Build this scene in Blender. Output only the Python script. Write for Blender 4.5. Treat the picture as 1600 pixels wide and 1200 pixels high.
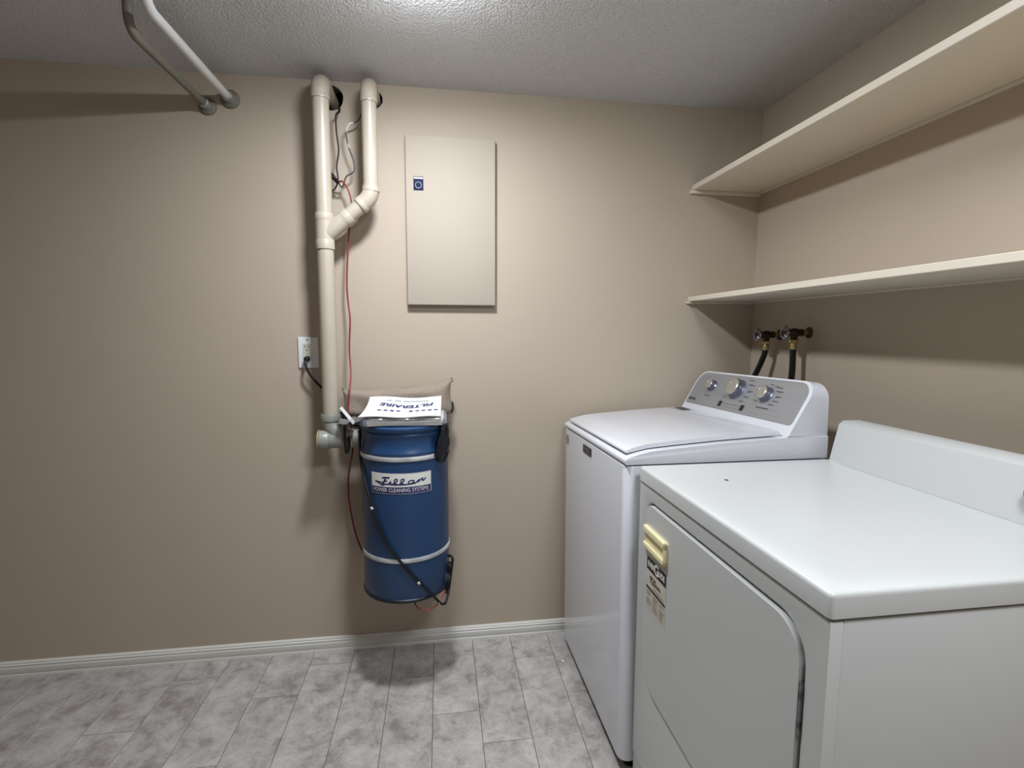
import bpy, bmesh, math, random
from mathutils import Vector, Matrix, Euler
random.seed(7)
for o in list(bpy.data.objects):
    bpy.data.objects.remove(o, do_unlink=True)
scene = bpy.context.scene
COL = scene.collection

# ------------------------------------------------------------------ camera
F_PX, YAW, PITCH, ROLL = 785.26, 0.1417, -0.1035, 0.0034
CAM_LOC = Vector((0.0, -2.1033, 1.3516))
def camera_matrix():
    cy, sy, cp, sp = math.cos(YAW), math.sin(YAW), math.cos(PITCH), math.sin(PITCH)
    fwd = Vector((sy*cp, cy*cp, sp)); right = Vector((cy, -sy, 0)); up = right.cross(fwd)
    r = right*math.cos(ROLL) + up*math.sin(ROLL)
    u = -right*math.sin(ROLL) + up*math.cos(ROLL)
    m = Matrix((r, u, -fwd)).transposed().to_4x4()
    m.translation = CAM_LOC
    return m
cam_data = bpy.data.cameras.new('camera')
cam_data.sensor_fit = 'HORIZONTAL'; cam_data.sensor_width = 36.0
cam_data.lens = F_PX/1600*36.0
cam_data.clip_start = 0.02
cam = bpy.data.objects.new('camera', cam_data); COL.objects.link(cam)
cam.matrix_world = camera_matrix()
scene.camera = cam

# ------------------------------------------------------------------ world, exposure
world = bpy.data.worlds.new('world'); scene.world = world; world.use_nodes = True
world.node_tree.nodes['Background'].inputs[0].default_value = (0.0, 0.0, 0.0, 1)
world.node_tree.nodes['Background'].inputs[1].default_value = 0.0
vs = scene.view_settings
vs.view_transform = 'Standard'; vs.look = 'None'; vs.gamma = 1.0; vs.use_curve_mapping = False
vs.exposure = 0.0
BULB = (-0.045, -0.750, 2.24)
BULB2 = (0.62, -2.00, 2.24)      # twin lamp behind the camera, to its right
BULB_STRENGTH = 355.0
BULB2_STRENGTH = 68.0
BULB_COLOR = (0.915, 0.97, 1.05)

# ------------------------------------------------------------------ materials
def srgb(r, g, b):
    def f(c):
        c /= 255.0
        return c/12.92 if c <= 0.04045 else ((c+0.055)/1.055)**2.4
    return (f(r), f(g), f(b), 1.0)

def mat(name, col, rough=0.5, metal=0.0, spec=0.5, bump=None, mottle=None, coat=0.0, coords='Object', sheen=0.0):
    m = bpy.data.materials.new(name); m.use_nodes = True
    nt = m.node_tree; N = nt.nodes; L = nt.links
    b = N['Principled BSDF']
    b.inputs['Base Color'].default_value = col
    b.inputs['Roughness'].default_value = rough
    b.inputs['Metallic'].default_value = metal
    b.inputs['Specular IOR Level'].default_value = spec
    b.inputs['Coat Weight'].default_value = coat
    b.inputs['Sheen Weight'].default_value = sheen
    tc = N.new('ShaderNodeTexCoord')
    if mottle:
        sc, col2, lo, hi, det = mottle
        n = N.new('ShaderNodeTexNoise'); n.inputs['Scale'].default_value = sc; n.inputs['Detail'].default_value = det
        L.new(tc.outputs[coords], n.inputs['Vector'])
        r = N.new('ShaderNodeValToRGB'); r.color_ramp.elements[0].position = lo; r.color_ramp.elements[1].position = hi
        r.color_ramp.elements[0].color = col; r.color_ramp.elements[1].color = col2
        L.new(n.outputs['Fac'], r.inputs['Fac']); L.new(r.outputs['Color'], b.inputs['Base Color'])
    if bump:
        sc, st, dist, det = bump
        n = N.new('ShaderNodeTexNoise'); n.inputs['Scale'].default_value = sc; n.inputs['Detail'].default_value = det
        L.new(tc.outputs[coords], n.inputs['Vector'])
        bp = N.new('ShaderNodeBump'); bp.inputs['Strength'].default_value = st; bp.inputs['Distance'].default_value = dist
        L.new(n.outputs['Fac'], bp.inputs['Height']); L.new(bp.outputs['Normal'], b.inputs['Normal'])
    return m

M = {}
M['wall'] = mat('wall_paint', srgb(177, 163, 146), 0.62, spec=0.3, bump=(160, 0.10, 0.002, 3), mottle=(1.3, srgb(174, 160, 143), 0.35, 0.65, 2))
M['wall'].node_tree.nodes['Noise Texture'].inputs['Scale'].default_value = 1.3
M['white_paint'] = mat('baseboard_paint', srgb(214, 212, 204), 0.42)
M['shelf_paint'] = mat('shelf_paint', srgb(206, 196, 178), 0.5, bump=(60, 0.06, 0.001, 2))
M['panel_paint'] = mat('panel_paint', srgb(170, 159, 145), 0.7, spec=0.2)
M['pvc_beige'] = mat('beige_pvc', srgb(175, 164, 148), 0.36, mottle=(9, srgb(169, 158, 141), 0.35, 0.7, 3))
M['pvc_grey'] = mat('grey_pvc', srgb(138, 138, 130), 0.35)
M['brass_ring'] = mat('tan_ring', srgb(158, 140, 106), 0.4)
M['blue'] = mat('blue_enamel', srgb(31, 63, 102), 0.38, mottle=(7, srgb(27, 57, 94), 0.3, 0.7, 4))
M['dark_blue'] = mat('dark_blue_trim', srgb(14, 20, 30), 0.4)
M['chrome'] = mat('polished_band', srgb(214, 214, 214), 0.28, metal=0.35, mottle=(14, srgb(184, 184, 186), 0.4, 0.6, 2))
M['label_white'] = mat('label_white', srgb(218, 218, 210), 0.35)
M['navy_print'] = mat('navy_print', srgb(38, 34, 92), 0.4)
M['navy_grey'] = mat('navy_grey_print', srgb(66, 66, 108), 0.4)
M['black'] = mat('black_rubber', srgb(20, 19, 20), 0.5, spec=0.3)
M['black_gloss'] = mat('black_vinyl', srgb(17, 17, 20), 0.35, spec=0.35)
M['dark_grey'] = mat('dark_grey', srgb(62, 62, 64), 0.5)
M['red_wire'] = mat('red_wire_jacket', srgb(126, 38, 42), 0.4)
M['grey_wire'] = mat('grey_wire_jacket', srgb(190, 188, 182), 0.45)
M['outlet_white'] = mat('outlet_plate', srgb(222, 222, 222), 0.35)
M['outlet_cream'] = mat('outlet_receptacle', srgb(206, 203, 188), 0.4)
M['fabric'] = mat('taupe_fabric', srgb(146, 132, 118), 0.95, spec=0.1, bump=(420, 0.5, 0.003, 2), mottle=(210, srgb(104, 92, 82), 0.52, 0.72, 4), sheen=0.2)
M['paper'] = mat('white_paper', srgb(202, 201, 200), 0.7, spec=0.2)
M['paper_grey'] = mat('packed_paper', srgb(222, 220, 214), 0.75, spec=0.2)
M['washer_white'] = mat('washer_enamel', srgb(206, 207, 211), 0.16, coat=0.3)
M['dryer_white'] = mat('dryer_enamel', srgb(188, 189, 186), 0.28, coat=0.05)
M['gap'] = mat('gap_shade_and_dark', srgb(40, 38, 36), 0.8)  # near-black: shade painted into gaps, also slots, seams and plate backing
M['cream'] = mat('aged_cream_plastic', srgb(226, 216, 172), 0.45)
M['sticker'] = mat('aged_sticker', srgb(200, 191, 177), 0.5, mottle=(30, srgb(188, 180, 160), 0.4, 0.7, 3))
M['print_black'] = mat('print_black', srgb(30, 26, 26), 0.5)
M['print_brown'] = mat('print_brown', srgb(120, 104, 92), 0.6)
M['print_white'] = mat('print_white', srgb(225, 222, 214), 0.5)
M['badge'] = mat('badge_dark', srgb(56, 58, 64), 0.3, metal=0.5)
M['silver_sticker'] = mat('round_sticker', srgb(150, 146, 142), 0.4, mottle=(90, srgb(96, 92, 88), 0.45, 0.55, 1))
M['knob_side'] = mat('knob_side', srgb(128, 130, 146), 0.25, metal=0.8)
M['brass'] = mat('brass', srgb(184, 164, 116), 0.3, metal=0.9)
M['old_brass'] = mat('weathered_brass', srgb(84, 70, 50), 0.45, metal=0.8, mottle=(80, srgb(50, 42, 34), 0.4, 0.6, 3))
M['iron_wheel'] = mat('wheel_metal', srgb(150, 148, 152), 0.4, metal=0.7, mottle=(60, srgb(90, 86, 90), 0.4, 0.6, 2))
M['white_pipe'] = mat('white_pipe', srgb(205, 204, 200), 0.4)
M['old_pipe'] = mat('grey_pipe', srgb(110, 106, 92), 0.6)
M['sticker_blue'] = mat('sticker_blue', srgb(34, 43, 70), 0.8, spec=0.15)
M['porcelain'] = mat('porcelain', srgb(230, 228, 222), 0.3)
M['subfloor'] = mat('floor_joint', srgb(74, 68, 64), 0.9)
M['cardboard'] = mat('off_white_crumb', srgb(225, 220, 205), 0.8)

# brushed console metal
m = mat('console_silver', srgb(158, 158, 160), 0.42, metal=0.55); M['console'] = m
nt = m.node_tree; N = nt.nodes; L = nt.links
tc = N.new('ShaderNodeTexCoord'); mp = N.new('ShaderNodeMapping'); mp.inputs['Scale'].default_value = (300, 3, 300)
nz = N.new('ShaderNodeTexNoise'); nz.inputs['Scale'].default_value = 1.0; nz.inputs['Detail'].default_value = 2
rp = N.new('ShaderNodeValToRGB'); rp.color_ramp.elements[0].color = srgb(148, 148, 150); rp.color_ramp.elements[1].color = srgb(172, 172, 174)
L.new(tc.outputs['Object'], mp.inputs['Vector']); L.new(mp.outputs['Vector'], nz.inputs['Vector'])
L.new(nz.outputs['Fac'], rp.inputs['Fac']); L.new(rp.outputs['Color'], N['Principled BSDF'].inputs['Base Color'])
# knob face: turned metal
m = mat('knob_face', srgb(190, 188, 178), 0.28, metal=0.75); M['knob_face'] = m

# textured (knock-down) ceiling
m = mat('ceiling_texture', srgb(210, 209, 207), 0.75, spec=0.25); M['ceiling'] = m
nt = m.node_tree; N = nt.nodes; L = nt.links
tc = N.new('ShaderNodeTexCoord')
vo = N.new('ShaderNodeTexVoronoi'); vo.feature = 'SMOOTH_F1'; vo.inputs['Scale'].default_value = 150; vo.inputs['Smoothness'].default_value = 0.6
nz = N.new('ShaderNodeTexNoise'); nz.inputs['Scale'].default_value = 120; nz.inputs['Detail'].default_value = 4; nz.inputs['Roughness'].default_value = 0.6
mx = N.new('ShaderNodeMath'); mx.operation = 'SUBTRACT'
L.new(tc.outputs['Object'], vo.inputs['Vector']); L.new(tc.outputs['Object'], nz.inputs['Vector'])
L.new(nz.outputs['Fac'], mx.inputs[0])
sc = N.new('ShaderNodeMath'); sc.operation = 'MULTIPLY'; sc.inputs[1].default_value = 0.7
L.new(vo.outputs['Distance'], sc.inputs[0]); L.new(sc.outputs[0], mx.inputs[1])
bp = N.new('ShaderNodeBump'); bp.inputs['Strength'].default_value = 0.85; bp.inputs['Distance'].default_value = 0.008
L.new(mx.outputs[0], bp.inputs['Height']); L.new(bp.outputs['Normal'], N['Principled BSDF'].inputs['Normal'])

# marbled vinyl planks
m = mat('marbled_vinyl', srgb(170, 165, 160), 0.5, spec=0.4); M['vinyl'] = m
nt = m.node_tree; N = nt.nodes; L = nt.links
tc = N.new('ShaderNodeTexCoord'); oi = N.new('ShaderNodeObjectInfo')
cb = N.new('ShaderNodeVectorMath'); cb.operation = 'MULTIPLY_ADD'
L.new(oi.outputs['Random'], cb.inputs[0]); cb.inputs[1].default_value = (37, 23, 11); L.new(tc.outputs['Object'], cb.inputs[2])
n1 = N.new('ShaderNodeTexNoise'); n1.inputs['Scale'].default_value = 11; n1.inputs['Detail'].default_value = 11; n1.inputs['Roughness'].default_value = 0.74; n1.inputs['Distortion'].default_value = 0.35
n2 = N.new('ShaderNodeTexNoise'); n2.inputs['Scale'].default_value = 10; n2.inputs['Detail'].default_value = 8; n2.inputs['Distortion'].default_value = 0.9
L.new(cb.outputs[0], n1.inputs['Vector']); L.new(cb.outputs[0], n2.inputs['Vector'])
r1 = N.new('ShaderNodeValToRGB'); e = r1.color_ramp.elements
e[0].position = 0.36; e[0].color = srgb(138, 131, 124); e[1].position = 0.64; e[1].color = srgb(192, 187, 182)
k = e.new(0.47); k.color = srgb(166, 160, 155)
L.new(n1.outputs['Fac'], r1.inputs['Fac'])
r2 = N.new('ShaderNodeValToRGB'); e = r2.color_ramp.elements   # thin darker veins
e[0].position = 0.485; e[0].color = (1, 1, 1, 1); e[1].position = 0.515; e[1].color = (1, 1, 1, 1)
k = e.new(0.5); k.color = (0.74, 0.73, 0.72, 1)
L.new(n2.outputs['Fac'], r2.inputs['Fac'])
mu = N.new('ShaderNodeMixRGB'); mu.blend_type = 'MULTIPLY'; mu.inputs['Fac'].default_value = 0.6
L.new(r1.outputs['Color'], mu.inputs[1]); L.new(r2.outputs['Color'], mu.inputs[2])
L.new(mu.outputs['Color'], N['Principled BSDF'].inputs['Base Color'])

# clear plastic film
m = bpy.data.materials.new('clear_film'); m.use_nodes = True; M['film'] = m
nt = m.node_tree; N = nt.nodes; L = nt.links
N.remove(N['Principled BSDF'])
tr = N.new('ShaderNodeBsdfTransparent'); tr.inputs[0].default_value = (0.96, 0.96, 0.96, 1)
gl = N.new('ShaderNodeBsdfGlossy'); gl.inputs['Roughness'].default_value = 0.12; gl.inputs[0].default_value = (0.9, 0.9, 0.9, 1)
df = N.new('ShaderNodeBsdfDiffuse'); df.inputs[0].default_value = (0.75, 0.75, 0.74, 1)
a = N.new('ShaderNodeMixShader'); a.inputs[0].default_value = 0.5
b2 = N.new('ShaderNodeMixShader'); b2.inputs[0].default_value = 0.24
L.new(gl.outputs[0], a.inputs[1]); L.new(df.outputs[0], a.inputs[2])
L.new(tr.outputs[0], b2.inputs[1]); L.new(a.outputs[0], b2.inputs[2]); L.new(b2.outputs[0], N['Material Output'].inputs[0])
# lit bulb
m = bpy.data.materials.new('lit_bulb'); m.use_nodes = True; M['bulb'] = m
nt = m.node_tree; N = nt.nodes
N.remove(N['Principled BSDF']); em = N.new('ShaderNodeEmission')
em.inputs[0].default_value = (*BULB_COLOR, 1); em.inputs[1].default_value = BULB_STRENGTH
nt.links.new(em.outputs[0], N['Material Output'].inputs[0])

# ------------------------------------------------------------------ mesh helpers
def link(name, bm, material, parent=None, smooth=False, autosmooth=None):
    me = bpy.data.meshes.new(name)
    bmesh.ops.recalc_face_normals(bm, faces=bm.faces[:])
    bm.to_mesh(me); bm.free()
    if material: me.materials.append(M[material] if isinstance(material, str) else material)
    if smooth or autosmooth:
        for p in me.polygons: p.use_smooth = True
    if autosmooth:
        me.set_sharp_from_angle(angle=math.radians(autosmooth))
    o = bpy.data.objects.new(name, me); COL.objects.link(o)
    if parent: o.parent = parent
    return o

def tag(o, label, cat, group=None):
    o['label'] = label; o['category'] = cat
    if group: o['group'] = group
    return o

def thing(name, label, cat, loc=(0, 0, 0), rot=(0, 0, 0), group=None):
    o = bpy.data.objects.new(name, None); COL.objects.link(o)
    o.location = loc; o.rotation_euler = rot; o.empty_display_size = 0.05
    return tag(o, label, cat, group)

def structure(o):
    o['kind'] = 'structure'; return o

def shift(bm, loc):
    bmesh.ops.translate(bm, verts=bm.verts[:], vec=-Vector(loc)); return bm

def box(x0, x1, y0, y1, z0, z1, bev=0.0, seg=2, bm=None):
    new = bm is None
    t = bmesh.new()
    bmesh.ops.create_cube(t, size=1.0)
    for v in t.verts:
        v.co = Vector((x0+(v.co.x+.5)*(x1-x0), y0+(v.co.y+.5)*(y1-y0), z0+(v.co.z+.5)*(z1-z0)))
    if bev: bmesh.ops.bevel(t, geom=t.edges[:], offset=bev, segments=seg, profile=0.5, affect='EDGES', clamp_overlap=True)
    if new: return t
    join(bm, t); return bm

def join(dst, src):
    me = bpy.data.meshes.new('tmp'); src.to_mesh(me); src.free(); dst.from_mesh(me); bpy.data.meshes.remove(me)

def catmull(pts, n=8):
    P = [Vector(p) for p in pts]
    if len(P) < 3: return P
    P = [P[0]*2-P[1]] + P + [P[-1]*2-P[-2]]
    out = []
    for i in range(1, len(P)-2):
        a, b, c, d = P[i-1:i+3]
        for k in range(n):
            t = k/n
            out.append(0.5*((2*b)+(-a+c)*t+(2*a-5*b+4*c-d)*t*t+(-a+3*b-3*c+d)*t**3))
    out.append(P[-2]); return out

def tube(pts, r, seg=12, smooth_n=0, cap=True, bm=None):
    if bm is None: bm = bmesh.new()
    P = catmull(pts, smooth_n) if smooth_n else [Vector(p) for p in pts]
    rs = r if isinstance(r, (list, tuple)) else [r]*len(P)
    if len(rs) != len(P): rs = [rs[min(len(rs)-1, int(i*len(rs)/len(P)))] for i in range(len(P))]
    rings = []; prev = None
    for i, p in enumerate(P):
        d = (P[min(i+1, len(P)-1)]-P[max(i-1, 0)]).normalized()
        if prev is None:
            a = Vector((0, 0, 1)) if abs(d.z) < 0.9 else Vector((1, 0, 0))
            u = d.cross(a).normalized()
        else:
            u = (prev - d*prev.dot(d)).normalized()
        prev = u; w = d.cross(u)
        rings.append([bm.verts.new(p+(u*math.cos(2*math.pi*k/seg)+w*math.sin(2*math.pi*k/seg))*rs[i]) for k in range(seg)])
    for a, b in zip(rings, rings[1:]):
        for k in range(seg): bm.faces.new((a[k], a[(k+1) % seg], b[(k+1) % seg], b[k]))
    if cap:
        bm.faces.new(rings[0]); bm.faces.new(rings[-1])
    return bm

def arc(c, a, b, r, t0, t1, n=10):
    """points c + r*(a*cos + b*sin)"""
    c, a, b = Vector(c), Vector(a), Vector(b)
    return [c+(a*math.cos(t0+(t1-t0)*i/n)+b*math.sin(t0+(t1-t0)*i/n))*r for i in range(n+1)]

def lathe(profile, origin=(0, 0, 0), axis=(0, 0, 1), seg=32, bm=None, closed=True):
    """profile of (radius, height) turned about axis"""
    if bm is None: bm = bmesh.new()
    z = Vector(axis).normalized(); a = Vector((1, 0, 0)) if abs(z.x) < 0.9 else Vector((0, 1, 0))
    u = z.cross(a).normalized(); w = z.cross(u); o = Vector(origin); rings = []
    for r, h in profile:
        if r < 1e-6: rings.append([bm.verts.new(o+z*h)])
        else: rings.append([bm.verts.new(o+z*h+(u*math.cos(2*math.pi*k/seg)+w*math.sin(2*math.pi*k/seg))*r) for k in range(seg)])
    for a_, b_ in zip(rings, rings[1:]):
        for k in range(seg):
            k2 = (k+1) % seg
            f = [a_[k % len(a_)], a_[k2 % len(a_)], b_[k2 % len(b_)], b_[k % len(b_)]]
            f = list(dict.fromkeys(f))
            if len(f) > 2: bm.faces.new(f)
    return bm

def rounded(y0, y1, z0, z1, radii, n=8):
    """outline going round, radii order: (y0,z0),(y1,z0),(y1,z1),(y0,z1)"""
    out = []
    cs = [(y0, z0, 1, 1), (y1, z0, -1, 1), (y1, z1, -1, -1), (y0, z1, 1, -1)]
    st = [math.pi, 1.5*math.pi, 0, 0.5*math.pi]
    for (y, z, sy, sz), r, s in zip(cs, radii, st):
        if r < 1e-6: out.append((y, z)); continue
        for k in range(n+1):
            a = s+0.5*math.pi*k/n
            out.append((y+sy*r+r*math.cos(a), z+sz*r+r*math.sin(a)))
    return out

def prism(outline, f0, f1, bev=0.0, seg=2, bevel_front=True):
    """solid between two copies of a 2-D outline; f0/f1 map (a,b)->3-D"""
    bm = bmesh.new()
    A = [bm.verts.new(f0(*p)) for p in outline]; B = [bm.verts.new(f1(*p)) for p in outline]
    fa = bm.faces.new(A); bm.faces.new(B[::-1]); n = len(A)
    for i in range(n): bm.faces.new((A[i], B[i], B[(i+1) % n], A[(i+1) % n]))
    if bev: bmesh.ops.bevel(bm, geom=list(fa.edges), offset=bev, segments=seg, profile=0.5, affect='EDGES', clamp_overlap=True)
    return bm

def holed_slab(outer, holes, f0, f1, bev=0.0):
    """plate with holes: outline and holes in 2-D, f0 front, f1 back"""
    bm = bmesh.new()
    loops = [outer]+holes; edges = []; fl = []
    for lp in loops:
        vs_ = [bm.verts.new((p[0], p[1], 0)) for p in lp]; fl.append(vs_)
        edges += [bm.edges.new((vs_[i], vs_[(i+1) % len(vs_)])) for i in range(len(vs_))]
    bmesh.ops.triangle_fill(bm, edges=edges, use_beauty=True, use_dissolve=False)
    tris = [[(v.co.x, v.co.y) for v in f.verts] for f in bm.faces]
    bm.free(); bm = bmesh.new(); ca, cb = {}, {}
    def va(p):
        k = (round(p[0], 6), round(p[1], 6))
        if k not in ca: ca[k] = bm.verts.new(f0(*p)); cb[k] = bm.verts.new(f1(*p))
        return k
    for t in tris:
        ks = [va(p) for p in t]
        bm.faces.new([ca[k] for k in ks]); bm.faces.new([cb[k] for k in reversed(ks)])
    for lp in loops:
        ks = [va(p) for p in lp]
        for i in range(len(ks)):
            a, b = ks[i], ks[(i+1) % len(ks)]
            bm.faces.new((ca[a], ca[b], cb[b], cb[a]))
    if bev:
        es = []
        for lp in holes:
            ks = [va(p) for p in lp]
            es += [bm.edges.get((ca[ks[i]], ca[ks[(i+1) % len(ks)]])) for i in range(len(ks))]
        bmesh.ops.bevel(bm, geom=es, offset=bev, segments=3, profile=0.5, affect='EDGES', clamp_overlap=True)
    return bm

def circle(cx, cy, r, n=32, jit=0.0):
    return [(cx+r*(1+random.uniform(-jit, jit))*math.cos(2*math.pi*k/n), cy+r*(1+random.uniform(-jit, jit))*math.sin(2*math.pi*k/n)) for k in range(n)]

def text_bm(s, size, fn, offset=0.0, shear=0.0, width=None, spacing=1.0):
    """flat lettering; (x,y) centred text coordinates -> fn(x,y) in 3-D"""
    cu = bpy.data.curves.new('lettering', 'FONT'); cu.body = s; cu.size = size
    cu.align_x = 'CENTER'; cu.align_y = 'CENTER'; cu.offset = offset; cu.shear = shear; cu.space_character = spacing
    cu.resolution_u = 3
    o = bpy.data.objects.new('lettering', cu); COL.objects.link(o)
    dg = bpy.context.evaluated_depsgraph_get(); me = o.evaluated_get(dg).to_mesh()
    bm = bmesh.new(); bm.from_mesh(me); o.evaluated_get(dg).to_mesh_clear()
    bpy.data.objects.remove(o, do_unlink=True); bpy.data.curves.remove(cu)
    xs = [v.co.x for v in bm.verts]; k = 1.0; mid = (max(xs)+min(xs))/2
    if width: k = width/(max(xs)-min(xs))
    for v in bm.verts: v.co = Vector(fn((v.co.x-mid)*k, v.co.y))
    return bm

def quad_on(bm, fn, x0, x1, y0, y1, n=1):
    """flat printed bar, following fn"""
    prev = None
    for i in range(n+1):
        x = x0+(x1-x0)*i/n
        cur = (bm.verts.new(fn(x, y0)), bm.verts.new(fn(x, y1)))
        if prev: bm.faces.new((prev[0], cur[0], cur[1], prev[1]))
        prev = cur
    return bm

# ================================================================== the room
XL, XR, YF, H = -2.5358, 1.393, -3.60, 2.30
T = 0.10
hole1 = circle(-0.404, 2.240, 0.0465, 28, 0.03)
hole2 = circle(-0.245, 2.244, 0.0345, 28, 0.04)
wb = holed_slab([(XL-T, -0.02), (XR+T, -0.02), (XR+T, H), (XL-T, H)], [hole1, hole2],
                lambda x, z: (x, 0.0, z), lambda x, z: (x, 0.014, z))
wall_back = structure(link('wall_back', wb, 'wall'))
structure(link('wall_right', box(XR, XR+T, YF, 0.0, -0.02, H), 'wall'))
structure(link('wall_left', box(XL-T, XL, YF, 0.0, -0.02, H), 'wall'))
structure(link('wall_front', box(XL-T, XR+T, YF-T, YF, -0.02, H), 'wall'))
structure(link('ceiling', box(XL-T, XR+T, YF-T, T, H, H+0.08), 'ceiling'))
floor = structure(link('floor', box(XL, XR, YF, 0.0, -0.05, -0.004), 'subfloor'))
# vinyl planks, one object each
SEAM0, PW, PL, G = -0.7063, 0.16632, 0.92, 0.0010
JOINT = {0: -0.261, 1: -0.095, 2: -0.74, 3: -0.225, 4: -0.431, 5: -0.579, 6: -0.163, 7: -0.385, -1: -0.55, -2: -0.12}
plank_mesh = {}
for i in range(-11, 13):
    xa = max(SEAM0+PW*i, XL)+G; xb = min(SEAM0+PW*(i+1), XR)-G
    j = JOINT.get(i, -random.uniform(0.05, 0.85))
    while j < 0: j += PL
    cuts = [0.0]
    y = j-PL
    while y > YF: cuts.append(y); y -= PL
    cuts.append(YF)
    for ya, yb in zip(cuts, cuts[1:]):
        ya_, yb_ = ya-(G if ya < 0 else 0), yb+(G if yb > YF else 0)
        if ya_-yb_ < 0.02: continue
        w, l = xb-xa, ya_-yb_
        key = (round(w, 4), round(l, 4))
        if key not in plank_mesh:
            o = link('plank', box(-w/2, w/2, -l/2, l/2, -0.004, 0.0), 'vinyl')
            plank_mesh[key] = o.data
        else:
            o = bpy.data.objects.new('plank', plank_mesh[key]); COL.objects.link(o)
        o.location = ((xa+xb)/2, (ya_+yb_)/2, 0); o.parent = floor

# baseboards: moulded profile (depth from wall, height)
BP = [(0, 0), (0.013, 0), (0.013, 0.010), (0.0105, 0.0125), (0.0125, 0.016), (0.0125, 0.038), (0.0095, 0.041), (0.0115, 0.0445), (0.0115, 0.049), (0.007, 0.052), (0.0085, 0.056), (0.0055, 0.0605), (0, 0.0615)]
def baseboard(name, fn0, fn1):
    structure(link(name, prism(BP, fn0, fn1), 'white_paint', autosmooth=35))
baseboard('baseboard_back', lambda d, z: (XL, -d, z), lambda d, z: (XR, -d, z))
baseboard('baseboard_right', lambda d, z: (XR-d, YF, z), lambda d, z: (XR-d, -0.014, z))
baseboard('baseboard_left', lambda d, z: (XL+d, YF, z), lambda d, z: (XL+d, -0.014, z))

# two small flush lamps on the ceiling (both just outside the frame)
def flush_lamp(pos, label, strength, k=1.0):
    lamp = thing('ceiling_light', label, 'light', (pos[0], pos[1], H), group='ceiling lamps')
    em_ = M['bulb'].copy(); em_.name = 'lit_lens'
    em_.node_tree.nodes['Emission'].inputs[1].default_value = strength
    link('pan', lathe([(0, 0), (0.088*k, 0), (0.094*k, -0.004), (0.094*k, -0.034), (0.090*k, -0.037), (0, -0.037)], seg=40), 'porcelain', lamp, autosmooth=40)
    link('lens', lathe([(0.088*k, -0.036), (0.0885*k, -0.0415), (0.081*k, -0.047), (0.052*k, -0.050), (0, -0.051)], seg=40), em_, lamp, smooth=True)
flush_lamp(BULB, 'round white flush lamp on ceiling in front of the panel', BULB_STRENGTH)
flush_lamp(BULB2, 'round white flush lamp on ceiling over the dryer side', BULB2_STRENGTH, 2.2)

# ================================================================== central vacuum
CX, CY, CR = -0.136, -0.190, 0.161
C0 = (CX, CY, 0.378)
can = thing('central_vacuum', 'blue steel central vacuum canister hung on beige wall', 'vacuum', C0)
def cz(*prof): return [(r, z-C0[2]) for r, z in prof]
link('dust_bucket', lathe(cz((0, 0.386), (CR-0.002, 0.386), (CR, 0.392), (CR, 0.536)), seg=72), 'blue', can, autosmooth=40)
link('bottom_rim', lathe(cz((CR-0.01, 0.379), (CR+0.0025, 0.379), (CR+0.004, 0.384), (CR+0.0015, 0.391), (CR-0.01, 0.391)), seg=72), 'dark_blue', can, smooth=True)
link('body', lathe(cz((CR, 0.538), (CR, 0.898), (CR-0.004, 0.902)), seg=72), 'blue', can, autosmooth=40)
def band(z, h):
    return lathe(cz((CR-0.002, z-h), (CR+0.003, z-h), (CR+0.0042, z-h*0.6), (CR+0.0042, z+h*0.6), (CR+0.003, z+h), (CR-0.002, z+h)), seg=72)
link('metal_band', band(0.537, 0.0075), 'chrome', can, autosmooth=40)
link('metal_band', band(0.906, 0.0075), 'chrome', can, autosmooth=40)
link('motor_head', lathe(cz((CR-0.004, 0.902), (CR-0.003, 0.916), (CR-0.001, 0.921), (CR-0.001, 0.925), (CR-0.006, 0.931), (CR-0.0065, 0.960), (CR-0.006, 0.980), (CR-0.003, 0.986), (CR-0.003, 0.990), (CR-0.007, 0.994), (CR+0.001, 1.001), (CR+0.003, 1.006), (CR+0.003, 1.014), (CR-0.002, 1.018), (0, 1.018)), seg=72), 'blue', can, autosmooth=50)
br = bmesh.new()
box(-0.10, 0.10, -0.004-CY-0.0, 0.0-CY, 0.50-C0[2], 0.86-C0[2], 0.001, 1, br)
box(-0.06, 0.06, 0.150, 0.187, 0.52-C0[2], 0.84-C0[2], 0.002, 1, br)
link('wall_bracket', br, 'dark_grey', can)

def on_can(off=0.0):
    """label coordinates: u metres round the can from the label's centre, v height"""
    def fn(u, v):
        a = -math.pi/2 + (LAB_U+u)/CR
        r = CR+off
        return (r*math.cos(a), r*math.sin(a), LAB_Z+v-C0[2])
    return fn
LAB_U, LAB_Z = -0.008, 0.820
plate = bmesh.new()
LW, LH = 0.113, 0.037
def curved_plate(hw, h0, h1, off, n=18):
    bm = bmesh.new(); f = on_can(off); g = on_can(-0.0005); prev = None
    for i in range(n+1):
        u = -hw+2*hw*i/n
        cur = [bm.verts.new(f(u, h0)), bm.verts.new(f(u, h1)), bm.verts.new(g(u, h1)), bm.verts.new(g(u, h0))]
        if prev:
            for k in range(4): bm.faces.new((prev[k], cur[k], cur[(k+1) % 4], prev[(k+1) % 4]))
        else: bm.faces.new(cur)
        prev = cur
    bm.faces.new(prev[::-1]); return bm
lab = link('name_plate', curved_plate(LW, -LH, LH, 0.0012), 'chrome', can)
lab['label'] = 'white and navy name plate'
link('plate_field', curved_plate(LW-0.003, -0.0115, LH-0.003, 0.0018), 'label_white', lab)
link('plate_strip', curved_plate(LW-0.003, -LH+0.0025, -0.0115, 0.0018), 'navy_print', lab)
link('lettering', text_bm('POWER CLEANING SYSTEMS', 0.0195, lambda x, y: on_can(0.0024)(x, y-0.0228), 0.0, width=0.200), 'print_white', lab)
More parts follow.
